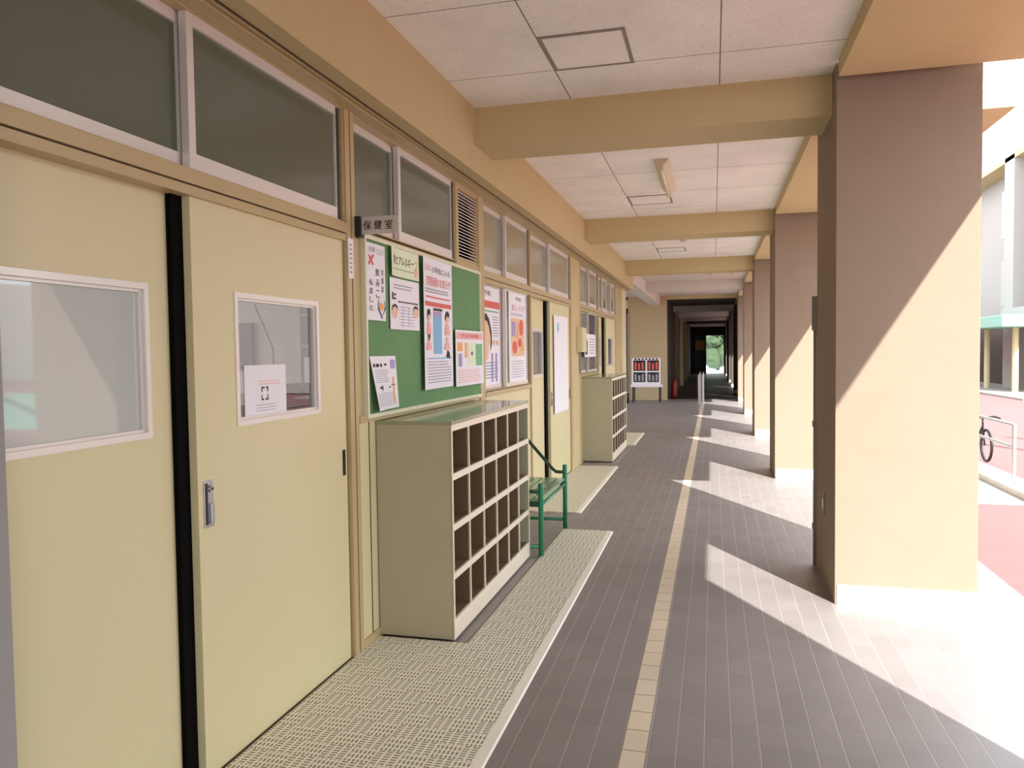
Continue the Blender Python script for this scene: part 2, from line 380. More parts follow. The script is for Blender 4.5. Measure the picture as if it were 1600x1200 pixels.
# ------------------------------------------------------------------ hall end and passage beyond
sbox('wall_end', HALL, -2.47, -1.335, 23.43, 23.7, 0, 3.18)
sbox('wall_end_left', DARKW, -7, -2.75, 23.45, 23.7, 0, 3.08)
trim(WHITEB, -2.75, -2.47, 23.5, 23.66, 2.75, 3.08); sbox('wall_dark_end', DARKW, -2.75, -2.47, 23.62, 23.7, 0, 2.75)
trim(GREYW, -2.50, -2.465, 23.40, 23.70, 0, 2.6)
sbox('wall_end_lintel', WALL, -1.336, .68, 23.41, 23.7, 2.985, 3.15)
sbox('wall_hall_left', HALL, -7.1, -7, 23.5, 50, 0, 3.1)
sbox('ground_yard_left', PAVE, -60, -7, -20, 80, -.3, -.03)
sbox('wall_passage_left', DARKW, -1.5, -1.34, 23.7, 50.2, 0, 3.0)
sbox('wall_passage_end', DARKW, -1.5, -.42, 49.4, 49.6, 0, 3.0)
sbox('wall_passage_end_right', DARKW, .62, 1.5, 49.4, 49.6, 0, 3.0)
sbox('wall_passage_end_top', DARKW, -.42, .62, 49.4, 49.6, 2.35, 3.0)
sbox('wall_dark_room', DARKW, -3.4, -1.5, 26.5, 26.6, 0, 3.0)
for i, y in enumerate((28.4, 32.9, 37.4)):
    trim(HALL, -1.345, -1.22, y, y+.30, 0, 3.0)
    struct(obj('door_%d' % (7+i), box(B(), -1.345, -1.32, y+1.0, y+2.6, 0, 2.1), REDBROWN))
pd = thing('passage_door', 'dark door with an orange notice at the far end of the dim passage', 'door', (-.78, 49.3, 0))
obj('door_leaf', box(B(), -1.12, -.45, 49.28, 49.33, 0, 2.35), mat('dull_green_door', (84, 88, 76), .5), pd)
obj('orange_notice', box(B(), -1.06, -.50, 49.26, 49.28, 1.45, 2.05), ORINK, pd)
tr = tag(obj('far_tree', B(), FOLI), 'green tree seen through the opening at the end of the passage', 'tree')
bm = bmesh.new(); bm.from_mesh(tr.data)
for i in range(26):
    c = Vector((random.uniform(-.6, 1.7), random.uniform(55, 59), random.uniform(.8, 3.8))); r = random.uniform(.35, .8)
    q = bmesh.ops.create_icosphere(bm, subdivisions=2, radius=r, matrix=Matrix.Translation(c))
    for v in q['verts']: v.co += Vector((random.uniform(-.12, .12), random.uniform(-.12, .12), random.uniform(-.12, .12)))
tube(bm, [(.3, 57, 0), (.35, 57, 1.2), (.2, 57, 2.2)], .14, 8)
bm.to_mesh(tr.data); bm.free()

# handrail standing on the guide strip
hr = thing('handrail', 'low steel handrail standing on the cream guide line near the passage mouth', 'handrail', (-.30, 20.5, 0))
for x in (-.36, -.27):
    for y in (19.7, 21.3, 22.9): obj('post', tube(B(), [(x, y, 0), (x, y, .84)], .012, 8), RAILM, hr)
    obj('rail', tube(B(), [(x, 19.7, .45), (x, 19.7, .82), (x, 19.8, .85), (x, 22.8, .85), (x, 22.9, .8)], .014, 8), RAILM, hr)
# fire extinguisher at passage corner
fe = thing('fire_extinguisher', 'red fire extinguisher standing by the left wall just inside the passage', 'fire extinguisher', (-1.18, 24.6, 0))
bm = B(); prof = [(.0, .02), (.085, .02), (.09, .05), (.09, .42), (.06, .50), (.025, .53), (.025, .56), (0, .56)]
def lathe(bm, prof, c, n=16):
    rings = []
    for r, z in prof: rings.append([bm.verts.new((c[0]+max(r, .0005)*math.cos(TAU*k/n), c[1]+max(r, .0005)*math.sin(TAU*k/n), c[2]+z)) for k in range(n)])
    for a, b_ in zip(rings, rings[1:]):
        for k in range(n): bm.faces.new((a[k], a[(k+1) % n], b_[(k+1) % n], b_[k]))
    bm.faces.new(rings[0][::-1]); bm.faces.new(rings[-1]); return bm
obj('cylinder_body', lathe(bm, [(r*1.05, z*1.05) for r, z in prof], (-1.18, 24.6, 0)), REDEXT, fe, True)
obj('valve', box(B(), -1.21, -1.15, 24.57, 24.63, .60, .66, bev=.005), DARKT, fe)
obj('hose', tube(B(), [(-1.15, 24.6, .63), (-1.05, 24.6, .6), (-1.04, 24.6, .4), (-1.07, 24.6, .2)], .012, 8), DARKT, fe)
tag(obj('wall_plate', box(B(), -1.22, -1.12, 24.02, 24.05, .78, .98, bev=.004), PAPER), 'small white sign standing above the red fire extinguisher', 'sign')
obj_ = bpy.data.objects['wall_plate']
COL.objects.unlink(obj_); bpy.data.objects.remove(obj_)

# display stand in front of the end wall
ds = thing('display_stand', 'white framed display stand of dark photographs before the far cream wall', 'display stand', (-1.86, 22.4, 0))
x0, x1, yb = -2.26, -1.45, 22.3
bm = B()
for a in ((x0, x0+.04, .50, 1.27), (x1-.04, x1, .50, 1.27), (-1.87, -1.83, .50, 1.27)): box(bm, a[0], a[1], yb, yb+.04, a[2], a[3])
for z0, z1 in ((1.20, 1.27), (.86, .90), (.50, .58)): box(bm, x0, x1, yb-.005, yb+.045, z0, z1)
obj('stand_frame', bm, PAPER, ds)
for xx in (x0+.03, x1-.03):
    for yy in (yb+.02, yb+.45): obj('leg', tube(B(), [(xx, yy, 0), (xx, yy, .5)], .02, 8), DARKT, ds)
obj('stand_table', box(B(), x0-.03, x1+.03, yb-.05, yb+.5, .44, .50), PAPER, ds)
for i, (a, b_) in enumerate(((x0+.05, -1.88), (-1.82, x1-.05))):
    for j, (c, d) in enumerate(((.90, 1.20), (.58, .86))):
        p = obj('photograph', box(B(), a, b_, yb+.015, yb+.025, c, d), DARKT, ds)
        bm = B()
        for k in range(3): box(bm, a+.03+k*.1, a+.09+k*.1, yb+.012, yb+.016, c+.03, d-.05-(k % 2)*.03)
        obj('printed_figure', bm, REDINK if j == 0 else GREYINK, p)
for k in range(7): obj('heading_character', box(B(), x0+.08+k*.1, x0+.14+k*.1, yb-.007, yb-.004, 1.215, 1.255), INK, ds)
bk = thing('umbrella_stand', 'small dark bin standing at the corner beside the display stand', 'bin', (-2.42, 22.0, 0))
obj('bin_body', lathe(B(), [(.10, .0), (.11, .3), (.095, .3), (.09, .03)], (-2.42, 22.0, 0)), DARKT, bk, True)
obj('rim', lathe(B(), [(.118, .29), (.118, .315), (.10, .315), (.10, .29)], (-2.42, 22.0, 0)), RAILM, bk)

# ------------------------------------------------------------------ ceiling fittings
for k, (dy, lab) in enumerate(((0, 'grey-framed ceiling hatch nearest the viewer'), (4.25, 'ceiling hatch beside the bare tube lamp'), (8.5, 'small far ceiling hatch beyond the second beam'), (-4.5, None))):
    if lab is None: continue
    y0, y1, x0, x1 = 3.92+dy, 4.40+dy, -.865, -.42
    h = thing('ceiling_hatch', lab, 'hatch', ((x0+x1)/2, (y0+y1)/2, 3.075), 'ceiling access hatches')
    bm = B()
    for a in ((x0, x1, y0, y0+.018), (x0, x1, y1-.018, y1), (x0, x0+.018, y0+.018, y1-.018), (x1-.018, x1, y0+.018, y1-.018)): box(bm, *a, 3.073, 3.081)
    obj('hatch_frame', bm, SIGNG, h); obj('hatch_panel', box(B(), x0+.018, x1-.018, y0+.018, y1-.018, 3.076, 3.081), CEIL, h)
lp = thing('tube_lamp', 'unlit single tube ceiling lamp between the first and second beams', 'ceiling lamp', (-.42, 7.25, 3.08))
obj('lamp_housing', prism(B(), [(-.485, 3.08), (-.355, 3.08), (-.365, 3.062), (-.405, 3.025), (-.435, 3.025), (-.475, 3.062)], 1, 6.66, 7.88), LAMPM, lp)
for y in (6.67, 7.83): obj('tube_holder', box(B(), -.437, -.403, y, y+.03, 2.985, 3.03, bev=.003), LAMPM, lp)
obj('tube', tube(B(), [(-.42, 6.70, 3.0), (-.42, 7.83, 3.0)], .014, 14), TUBE, lp, True)
for (x, y, lab) in ((-.41, 11.5, 'round ceiling detector before the third beam, left of two further ones'), (-.05, 16.9, 'left of two tiny round detectors on the hall ceiling'), (.38, 17.0, 'right of two tiny round detectors on the hall ceiling')):
    d = thing('smoke_detector', lab, 'detector', (x, y, 3.08), 'round ceiling detectors')
    obj('detector_base', lathe(B(), [(.07, 0), (.07, -.015), (.02, -.016)], (x, y, 3.08), 20), LAMPM, d)
    obj('detector_head', lathe(B(), [(.05, -.015), (.045, -.04), (.01, -.045)], (x, y, 3.08), 20), LAMPM, d)

# ------------------------------------------------------------------ fittings on the near column
sw = thing('wall_switch', 'small narrow switch plate low on the inner face of the nearest column', 'switch', (.672, 5.19, .42))
obj('switch_plate', box(B(), .667, .675, 5.165, 5.215, .43, .57, bev=.002), SIGNG, sw)
obj('switch_key', box(B(), .662, .668, 5.18, 5.20, .47, .53, bev=.002), PAPER, sw)
dp = thing('wall_conduit', 'slim grey conduit with a junction box on the far edge of the nearest column', 'conduit', (.65, 5.62, 0))
obj('pipe', tube(B(), [(.668, 5.585, 0), (.668, 5.585, 1.62)], .014, 12), SIGNG, dp, True)
obj('junction_box', box(B(), .645, .685, 5.570, 5.61, 1.60, 1.83, bev=.004), SIGNG, dp)
for z in (.25, .95): obj('clip', box(B(), .650, .68, 5.571, 5.605, z, z+.04, bev=.002), SIGNG, dp)

# ------------------------------------------------------------------ text helper
def text_verts(s, size, spacing=1.0, line=1.0, align='LEFT', bold=.0):
    cu_ = bpy.data.curves.new('t', 'FONT'); cu_.body = s; cu_.size = size; cu_.space_character = spacing; cu_.space_line = line; cu_.align_x = align; cu_.offset = bold*size
    cu_.resolution_u = 2
    o = bpy.data.objects.new('t', cu_); COL.objects.link(o)
    bpy.context.view_layer.update()
    me = bpy.data.meshes.new_from_object(o.evaluated_get(bpy.context.evaluated_depsgraph_get()))
    vs = [v.co.copy() for v in me.vertices]; fs = [tuple(p.vertices) for p in me.polygons]
    bpy.data.objects.remove(o); bpy.data.curves.remove(cu_); bpy.data.meshes.remove(me)
    return vs, fs
def put_text(bm, s, size, mapf, fit=None, **k):
    """mapf(u,v)->Vector; fit=(w,h) box to fill, origin lower left"""
    vs, fs = text_verts(s, size, **k)
    if not vs: return
    mx_, mn = max(v.x for v in vs), min(v.x for v in vs); my, ny = max(v.y for v in vs), min(v.y for v in vs)
    kx = fit[0]/(mx_-mn) if fit else 1; ky = fit[1]/(my-ny) if fit else 1
    nv = [bm.verts.new(mapf((v.x-mn)*kx, (v.y-ny)*ky)) for v in vs]
    for f in fs:
        try: bm.faces.new([nv[i] for i in f])
        except ValueError: pass

# room sign
sg = thing('room_sign', 'grey sign plate reading 保健室 sticking out from the wall above the notice board', 'sign', (-1.60, 3.50, 2.05))
obj('sign_plate', box(B(), -1.665, -1.462, 3.495, 3.507, 2.062, 2.148, bev=.002), SIGNP, sg)
obj('sign_bracket', box(B(), -1.70, -1.655, 3.48, 3.52, 2.05, 2.15, bev=.002), DARKT, sg)
bm = B(); seen_ = set()
for i, ch in list(enumerate('保健室'))*2: dxy = .0 if i in seen_ else .0011; seen_ = seen_ | {i}; put_text(bm, ch, .05, (lambda x0: lambda u, v: Vector((x0+u, 3.4935, 2.083+v)))(-1.645+i*.056+dxy), fit=(.040, .044))
obj('lettering', bm, INK, sg)

# ------------------------------------------------------------------ notice board and papers
nb = thing('notice_board', 'green felt notice board in a pale frame covered with posters', 'notice board', (-1.68, 4.53, 1.158))
obj('felt_panel', box(B(), -1.69, -1.676, 3.56, 5.50, 1.17, 2.06), FELT, nb)
bm = B()
for a in ((3.545, 3.563, 1.158, 2.075), (5.497, 5.515, 1.158, 2.075), (3.563, 5.497, 1.158, 1.178), (3.563, 5.497, 2.055, 2.075)): box(bm, -1.69, -1.662, *a, bev=.002)
obj('board_frame', bm, BOARDF, nb)
def paper(label, y0, y1, z0, z1, prints, m=PAPER, x=-1.672, bulge=lambda u, v: 0, name='poster', cat='poster', skew=0, group=None):
    """prints: list of (part name, material, kind, args) in unit coords u (left-right), v (bottom-top)"""
    W, H = y1-y0, z1-z0
    t = thing(name, label, cat, (x, (y0+y1)/2, z0), group)
    def P(u, v, e=0): return Vector((x+bulge(u, v)+e, y0+u*W+skew*(v-.5)*W, z0+v*H))
    bm = B(); n = 12
    g0 = [[bm.verts.new(P(i/n, j/n, .0012)) for i in range(n+1)] for j in range(n+1)]
    g1 = [[bm.verts.new(P(i/n, j/n, 0)) for i in range(n+1)] for j in range(n+1)]
    for j in range(n):
        for i in range(n):
            bm.faces.new((g0[j][i], g0[j][i+1], g0[j+1][i+1], g0[j+1][i])); bm.faces.new((g1[j][i], g1[j+1][i], g1[j+1][i+1], g1[j][i+1]))
    for i in range(n):
        bm.faces.new((g0[0][i], g1[0][i], g1[0][i+1], g0[0][i+1])); bm.faces.new((g0[n][i+1], g1[n][i+1], g1[n][i], g0[n][i]))
        bm.faces.new((g0[i][0], g0[i+1][0], g1[i+1][0], g1[i][0])); bm.faces.new((g0[i][n], g1[i][n], g1[i+1][n], g0[i+1][n]))
    sh = obj('sheet', bm, m, t)
    flat = []
    for pn, pm, kind, a in prints:
        if kind in ('disc', 'poly', 'text', 'vtext') and pn not in ('red_mark', 'heart_drawing', 'cross_emblem'): flat += [(pn, pm, kind, [q]) for q in a]
        else: flat.append((pn, pm, kind, a))
    for ip, (pn, pm, kind, a) in enumerate(flat):
        bm = B(); e = .0018+ip*.00025
        if kind == 'rects':
            for (u0, u1, v0, v1) in a:
                nu = max(1, int((u1-u0)*12)); nv_ = max(1, int((v1-v0)*12))
                gg = [[bm.verts.new(P(u0+(u1-u0)*i/nu, v0+(v1-v0)*j/nv_, e)) for i in range(nu+1)] for j in range(nv_+1)]
                for j in range(nv_):
                    for i in range(nu): bm.faces.new((gg[j][i], gg[j][i+1], gg[j+1][i+1], gg[j+1][i]))
        elif kind == 'disc':
            for (u, v, ru, rv) in a:
                vs = [bm.verts.new(P(u+ru*math.cos(TAU*k/20), v+rv*math.sin(TAU*k/20), e+.0004)) for k in range(20)]; bm.faces.new(vs)
        elif kind == 'poly':
            for pl in a: bm.faces.new([bm.verts.new(P(u, v, e+.0008)) for u, v in pl])
        elif kind == 'text':
            for (s, u, v, w_, h_) in a:
                put_text(bm, s, .05, (lambda u_, v_: lambda p, q: P(u_+p/W, v_+q/H, e+.001))(u, v), fit=(w_*W, h_*H))
        elif kind == 'vtext':
            for (s, u, v, w_, h_) in a:
                st = h_/len(s)
                for i, ch in enumerate(s):
                    put_text(bm, ch, .05, (lambda u_, v_: lambda p, q: P(u_+p/W, v_+q/H, e+.001))(u, v+h_-st*(i+1)), fit=(w_*W, st*.72*H))
        obj(pn, bm, pm, t)
    return t
def rules(u0, u1, v0, v1, n, f=.4, jit=.15):
    out = []
    for i in range(n):
        v = v0+(v1-v0)*(i+.5)/n; out.append((u0, u1-random.random()*jit*(u1-u0), v-f*(v1-v0)/n/2, v+f*(v1-v0)/n/2))
    return out
paper('tall white notice with vertical black handwriting, leftmost on the green board', 3.567, 3.80, 1.652, 2.04, [
    ('printed_text', GREYINK, 'text', [('保健', .12, .88, .3, .075), ('だより', .5, .87, .4, .075)]),
    ('black_lettering', INK, 'vtext', [('飲みこ', .42, .30, .2, .42), ('言葉は', .72, .38, .16, .34), ('私ました', .12, .12, .17, .44)]),
    ('red_mark', REDINK, 'poly', [[(.08, .73), (.13, .71), (.36, .84), (.31, .86)], [(.10, .83), (.15, .85), (.34, .73), (.29, .71)]]),
    ('heart_drawing', NAVYINK, 'poly', [[(.5, .16), (.53, .19), (.76, .04), (.74, .0+.02)], [(.72, .03), (.75, .05), (.95, .2), (.97, .17)], [(.5, .19), (.53, .19), (.58, .26), (.56, .28)], [(.93, .18), (.96, .19), (.9, .28), (.88, .27)]]),
    ('face_drawing', ORINK, 'disc', [(.72, .19, .13, .05)])], bulge=lambda u, v: .006*math.sin(3.1*u), name='notice', cat='notice')
paper('pale green handwritten sheet curled at its left edge, near the top of the board', 3.848, 4.275, 1.90, 2.054, [
    ('handwriting', INK, 'text', [('熱とアレルギー', .08, .42, .72, .34)]),
    ('orange_lettering', ORINK, 'text', [('つ', .84, .4, .1, .3)]),
    ('orange_drawing', PINKINK, 'disc', [(.88, .28, .06, .16)]),
    ('ruled_line', GREENINK, 'rects', [(.04, .8, .25, .28)])], m=YPAPER, bulge=lambda u, v: .03*max(0, .25-u)**1*2 + .004, name='notice', cat='notice', skew=-.01)
paper('white sheet with cartoon heads and a ruled box, below the pale green sheet', 3.85, 4.272, 1.613, 1.89, [
    ('printed_text', GREYINK, 'rects', rules(.12, .8, .78, .9, 2, .4)),
    ('ruled_line', INK, 'rects', [(.25, .95, .535, .56)]),
    ('ruled_table', PURPINK, 'rects', rules(.28, .82, .05, .48, 7, .18, 0)+[(.4, .41, .05, .48), (.6, .61, .05, .48)]),
    ('face_drawing', SKINK, 'disc', [(.14, .33, .09, .12), (.86, .36, .09, .11)]),
    ('hair_drawing', INK, 'poly', [[(.04, .34), (.06, .46), (.14, .50), (.22, .46), (.24, .36), (.20, .42), (.14, .45), (.08, .42)], [(.77, .40), (.80, .48), (.86, .51), (.93, .48), (.95, .40), (.90, .45), (.82, .45)]]),
    ('black_mark', INK, 'rects', [(.06, .1, .58, .72), (.12, .18, .66, .70), (.12, .18, .58, .62)])], bulge=lambda u, v: .004, name='notice', cat='notice')
def figure(u, v, h=.07):   # small dark-haired half figure
    return [(u-.03, u+.03, v, v+h)]
paper('large poster with red headline and blue panel between small figures on the green board', 4.30, 4.868, 1.262, 2.055, [
    ('black_heading', INK, 'text', [('小学校に入る', .3, .895, .62, .05)]),
    ('red_heading', REDINK, 'text', [('定期接種のお知らせ', .1, .79, .84, .075)]),
    ('pink_heading', PINKINK, 'text', [('お知', .05, .90, .2, .05)]),
    ('red_band', REDINK, 'rects', [(.04, .96, .635, .67), (.08, .92, .70, .712)]),
    ('grey_heading', GREYINK, 'rects', rules(.05, .95, .735, .775, 2, .5)),
    ('blue_panel', BLUEINK, 'rects', [(.34, .62, .27, .56)]),
    ('purple_panel', PURPINK, 'rects', [(.34, .62, .56, .60)]),
    ('dark_tab', INK, 'rects', [(.34, .64, .605, .625)]),
    ('pink_body', PINKINK, 'poly', [[(.08, .42), (.12, .50), (.16, .52), (.22, .50), (.26, .42)], [(.72, .42), (.76, .50), (.80, .52), (.86, .50), (.90, .42)], [(.06, .30), (.10, .36), (.22, .36), (.26, .30)], [(.7, .30), (.74, .36), (.86, .36), (.9, .30)]]),
    ('face_drawing', SKINK, 'disc', [(.16, .55, .05, .028), (.80, .55, .05, .028), (.16, .385, .04, .022), (.80, .385, .04, .022)]),
    ('hair_drawing', INK, 'poly', [[(.10, .54), (.12, .60), (.16, .615), (.21, .60), (.23, .53), (.2, .57), (.14, .57)], [(.73, .53), (.75, .60), (.80, .615), (.86, .60), (.88, .53), (.85, .57), (.77, .57)], [(.12, .37), (.13, .42), (.19, .42), (.20, .37), (.17, .40)], [(.76, .24), (.80, .30), (.86, .28), (.88, .23)]]),
    ('lower_text', GREYINK, 'rects', rules(.08, .94, .04, .22, 8, .3)),
    ('blue_rule', BLUEINK, 'rects', [(.06, .94, .232, .24)])],
    bulge=lambda u, v: .02*(1-u)**3+.003, name='poster')
paper('smaller pastel poster with pink heading overlapping the board right edge', 4.885, 5.52, 1.255, 1.635, [
    ('pink_band', PINKINK, 'rects', [(.03, .97, .84, .96)]),
    ('heading_text', REDINK, 'text', [('予防接種', .15, .865, .65, .07)]),
    ('orange_panel', ORINK, 'rects', [(.05, .22, .62, .78), (.3, .38, .5, .78)]),
    ('green_panel', GREENINK, 'rects', [(.7, .95, .35, .76)]),
    ('purple_panel', PURPINK, 'rects', [(.08, .2, .35, .58)]),
    ('pale_yellow_panel', YPAPER, 'rects', [(.42, .66, .35, .78)]),
    ('figure_drawing', INK, 'disc', [(.55, .58, .03, .04)]),
    ('lower_text', PINKINK, 'rects', rules(.06, .94, .05, .3, 6, .35))], bulge=lambda u, v: .004, x=-1.658)
paper('white printed letter hanging loose at the lower left of the board', 3.60, 3.925, 1.19, 1.469, [
    ('black_heading', INK, 'rects', [(.06, .14, .80, .86), (.17, .3, .80, .86), (.34, .42, .80, .86), (.5, .6, .82, .86)]),
    ('printed_text', GREYINK, 'rects', rules(.08, .68, .5, .76, 7, .3)+rules(.05, .95, .06, .32, 9, .3)),
    ('purple_panel', PURPINK, 'rects', [(.75, .95, .76, .93)]),
    ('orange_strip', ORINK, 'rects', [(.8, .86, .1, .6)]),
    ('sketch_lines', INK, 'rects', [(.2, .36, .40, .43), (.3, .34, .36, .46), (.6, .7, .40, .42), (.72, .9, .44, .455)])],
    bulge=lambda u, v: .035*(1-u)**2*(1-v)+.004, name='notice', cat='notice', skew=-.12)
# pinned strip on post
paper('narrow white strip of paper on the post between the door and the notice board', 3.40, 3.455, 1.845, 2.035, [
    ('printed_text', GREYINK, 'rects', rules(.2, .8, .1, .9, 7, .4))], x=-1.683, name='paper_strip', cat='paper')
# window posters, inside the glass
paper('poster with a drawn face in profile on the left window pane', 5.735, 6.335, 1.20, 2.01, [
    ('black_heading', INK, 'text', [('予防', .25, .91, .3, .05)]),
    ('red_band', REDINK, 'rects', [(.02, .98, .79, .86)]),
    ('green_rule', GREENINK, 'rects', [(.05, .95, .75, .765)]),
    ('face_drawing', SKINK, 'disc', [(.28, .52, .24, .15), (.25, .36, .17, .1)]),
    ('hair_drawing', INK, 'poly', [[(.12, .62), (.16, .70), (.3, .735), (.45, .68), (.56, .56), (.58, .44), (.5, .36), (.52, .50), (.44, .60), (.34, .66), (.2, .66)]]),
    ('printed_text', GREYINK, 'rects', rules(.62, .95, .5, .72, 8, .35)),
    ('orange_mark', ORINK, 'rects', [(.65, .72, .42, .47)]), ('orange_mark', ORINK, 'rects', [(.8, .9, .42, .47)]),
    ('lower_text', NAVYINK, 'rects', rules(.08, .9, .08, .26, 6, .2)),
    ('purple_figure', PURPINK, 'rects', [(.55, .62, .05, .34), (.75, .83, .05, .34)])], x=-1.749)
paper('poster with red and orange pictures on the right window pane', 6.50, 7.13, 1.20, 2.01, [
    ('black_heading', INK, 'text', [('予防', .35, .915, .35, .04)]),
    ('red_heading', REDINK, 'text', [('おしらせ', .15, .80, .75, .07)]),
    ('grey_rule', GREYINK, 'rects', rules(.1, .9, .74, .78, 2, .4)),
    ('picture_panel', SKINK, 'rects', [(.12, .9, .3, .72)]),
    ('red_shapes', REDINK, 'disc', [(.3, .40, .14, .07), (.68, .62, .13, .09), (.6, .45, .12, .05)]),
    ('orange_shapes', ORINK, 'poly', [[(.4, .5), (.46, .70), (.52, .5)], [(.62, .36), (.86, .36), (.8, .46)]]),
    ('purple_shape', PURPINK, 'rects', [(.14, .34, .52, .68)]),
    ('lower_text', GREYINK, 'rects', rules(.12, .9, .06, .26, 7, .25))], x=-1.713)
paper('long blank pale sheet hung on the right leaf of the second door pair', 8.345, 9.12, .79, 1.885, [
    ('blue_drawing', BLUEINK, 'disc', [(.3, .88, .06, .05)]),
    ('faint_lines', GREYINK, 'rects', [(.93, .935, .02, .98)])], x=-1.694, bulge=lambda u, v: .004+.01*(u > .95), name='paper_sheet', cat='paper')
paper('white notice with a black figure on the window beside the electric box', 10.45, 11.45, 1.40, 1.72, [
    ('figure_drawing', INK, 'poly', [[(.05, .1), (.12, .7), (.2, .8), (.26, .6), (.22, .1)]]),
    ('printed_text', GREYINK, 'rects', rules(.4, .95, .1, .85, 6, .35))], x=-1.693, name='notice', cat='notice')
# paper with cross taped inside the right door glass
cx_ = paper('white sheet with a small cross emblem taped in the door window', 2.585, 2.88, 1.233, 1.443, [
    ('pink_text', PINKINK, 'rects', rules(.3, .9, .62, .72, 2, .3)),
    ('cross_emblem', INK, 'poly', [[(.38, .34), (.43, .34), (.43, .37), (.40, .37), (.40, .44), (.38, .44)], [(.47, .34), (.54, .34), (.54, .44), (.52, .44), (.52, .37), (.47, .37)], [(.38, .50), (.40, .50), (.40, .56), (.45, .56), (.45, .59), (.38, .59)], [(.49, .59), (.49, .56), (.52, .56), (.52, .50), (.54, .50), (.54, .59)]]),
    ('faint_text', GREYINK, 'rects', rules(.25, .75, .12, .28, 3, .2))], x=-1.7215, name='paper_sheet', cat='paper')

# electric box on wall
eb = thing('meter_box', 'cream metal box on the wall beyond the second pair of doors', 'box', (-1.69, 9.95, 1.46))
obj('box_body', box(B(), -1.69, -1.61, 9.78, 10.1, 1.47, 1.785, bev=.006), CREAM, eb)
obj('box_cover', box(B(), -1.612, -1.604, 9.80, 10.08, 1.49, 1.765, bev=.003), CREAM, eb)
obj('cable_pipe', tube(B(), [(-1.67, 9.95, 1.19), (-1.67, 9.95, 1.47)], .012, 8), SIGNG, eb)

# ------------------------------------------------------------------ floor mats
def mat_thing(label, x0, x1, y0, y1, edge='r', group='beige slotted floor mats'):
    t = thing('floor_mat', label, 'mat', ((x0+x1)/2, (y0+y1)/2, 0), group)
    e = .045
    obj('mat_surface', box(B(), x0, x1-(e if 'r' in edge else 0), y0, y1-(e*.5 if 'f' in edge else 0), .001, .012), MATM, t)
    bm = B()
    if 'r' in edge: prism(bm, [(x1-e, .001), (x1, .001), (x1-.006, .010), (x1-e, .013)], 1, y0, y1)
    if 'f' in edge: box(bm, x0, x1-e, y1-e*.5, y1, .001, .013)
    if bm.verts: obj('edging', bm, MATE, t)
    else: bm.free()
    return t
mat_thing('beige slotted mat with white edging running past the near shoe cabinet and bench', -1.205, -.795, -1.0, 6.27)
mat_thing('beige slotted mat directly in front of the nearest sliding doors', -1.69, -1.206, -1.0, 3.68, '')
mat_thing('pale slotted mat in front of the second pair of doors', -1.69, -1.175, 6.94, 9.84)
mat_thing('small far pale mat beyond the second shoe cabinet', -1.69, -1.19, 12.15, 13.97)

# ------------------------------------------------------------------ shoe cabinets
def cabinet(label, y0):
    L, D0, D1, H = 1.68, -1.695, -1.285, 1.135
    t = thing('shoe_cabinet', label, 'shoe cabinet', (-1.49, y0+L/2, 0), 'open steel shoe cabinets along the wall')
    z0 = .013
    for a in (y0, y0+L-.018): obj('side_panel', box(B(), D0, D1, a, a+.018, z0, H-.02, bev=.0015), CAB, t)
    obj('top_panel', box(B(), D0, D1+.004, y0-.002, y0+L+.002, H-.02, H, bev=.002), CABTOP, t)
    obj('top_rail', box(B(), D1-.014, D1+.002, y0+.018, y0+L-.018, H-.052, H-.02), CABEDGE, t)
    obj('back_panel', box(B(), D0, D0+.01, y0+.018, y0+L-.018, z0, H-.02), CABIN, t)
    zs = [.112, .350, .600, .860]
    for i, z in enumerate(zs):
        s = obj('shelf', box(B(), D0+.01, D1-.002, y0+.018, y0+L-.018, z-.012, z), CABIN, t)
        obj('shelf_lip', box(B(), D1-.012, D1+.0015, y0+.018, y0+L-.018, z-.030, z+.004), CABEDGE, s)
    for k in range(1, 6):
        y = y0+.018+(L-.036)*k/6
        s = obj('divider', box(B(), D0+.01, D1-.006, y-.005, y+.005, .112, H-.03), CABIN, t)
        obj('divider_edge', box(B(), D1-.008, D1+.001, y-.007, y+.007, .112, H-.03), CABEDGE, s)
    obj('plinth', box(B(), D1-.012, D1+.002, y0+.0, y0+L, z0, .085), CABEDGE, t)
    for a in (y0, y0+L-.016): obj('front_stile', box(B(), D1-.008, D1+.0025, a, a+.016, .085, H-.02), CABEDGE, t)
    return t
c1 = cabinet('cream open shoe cabinet with empty cubbyholes under the green notice board', 3.702)
c2 = copy_tree(c1, None, (0, 6.53, 0)); c2['label'] = 'farther open shoe cabinet beyond the second pair of doors'
c2.location.x -= .01

# ------------------------------------------------------------------ green bench
bn = thing('bench', 'green metal bench with sloping arms against the wall past the shoe cabinet', 'bench', (-1.4, 5.87, 0))
def leg(x, y, h, r=.019): return obj('leg', tube(B(), [(x, y, .0), (x, y, h-.008), (x, y, h)], r, 14), GREEN, bn, True)
for y in (5.41, 6.345):
    leg(-1.205, y, .535); leg(-1.60, y, .84)
    obj('armrest', tube(B(), [(-1.60, y, .83), (-1.31, y, .50), (-1.28, y, .475), (-1.205, y, .472)], .014, 10), GREEND, bn, True)
    obj('stretcher', tube(B(), [(-1.60, y, .075), (-1.205, y, .075)], .014, 10), GREEN, bn, True)
    obj('seat_bearer', box(B(), -1.60, -1.205, y-.012, y+.012, .365, .405), GREEND, bn)
obj('seat_rail', tube(B(), [(-1.207, 5.41, .375), (-1.207, 6.345, .375)], .013, 10), GREEN, bn, True)
obj('seat_rail', tube(B(), [(-1.60, 5.41, .375), (-1.60, 6.345, .375)], .013, 10), GREEN, bn, True)
obj('top_rail', tube(B(), [(-1.60, 5.41, .83), (-1.60, 6.345, .83)], .013, 10), GREEN, bn, True)
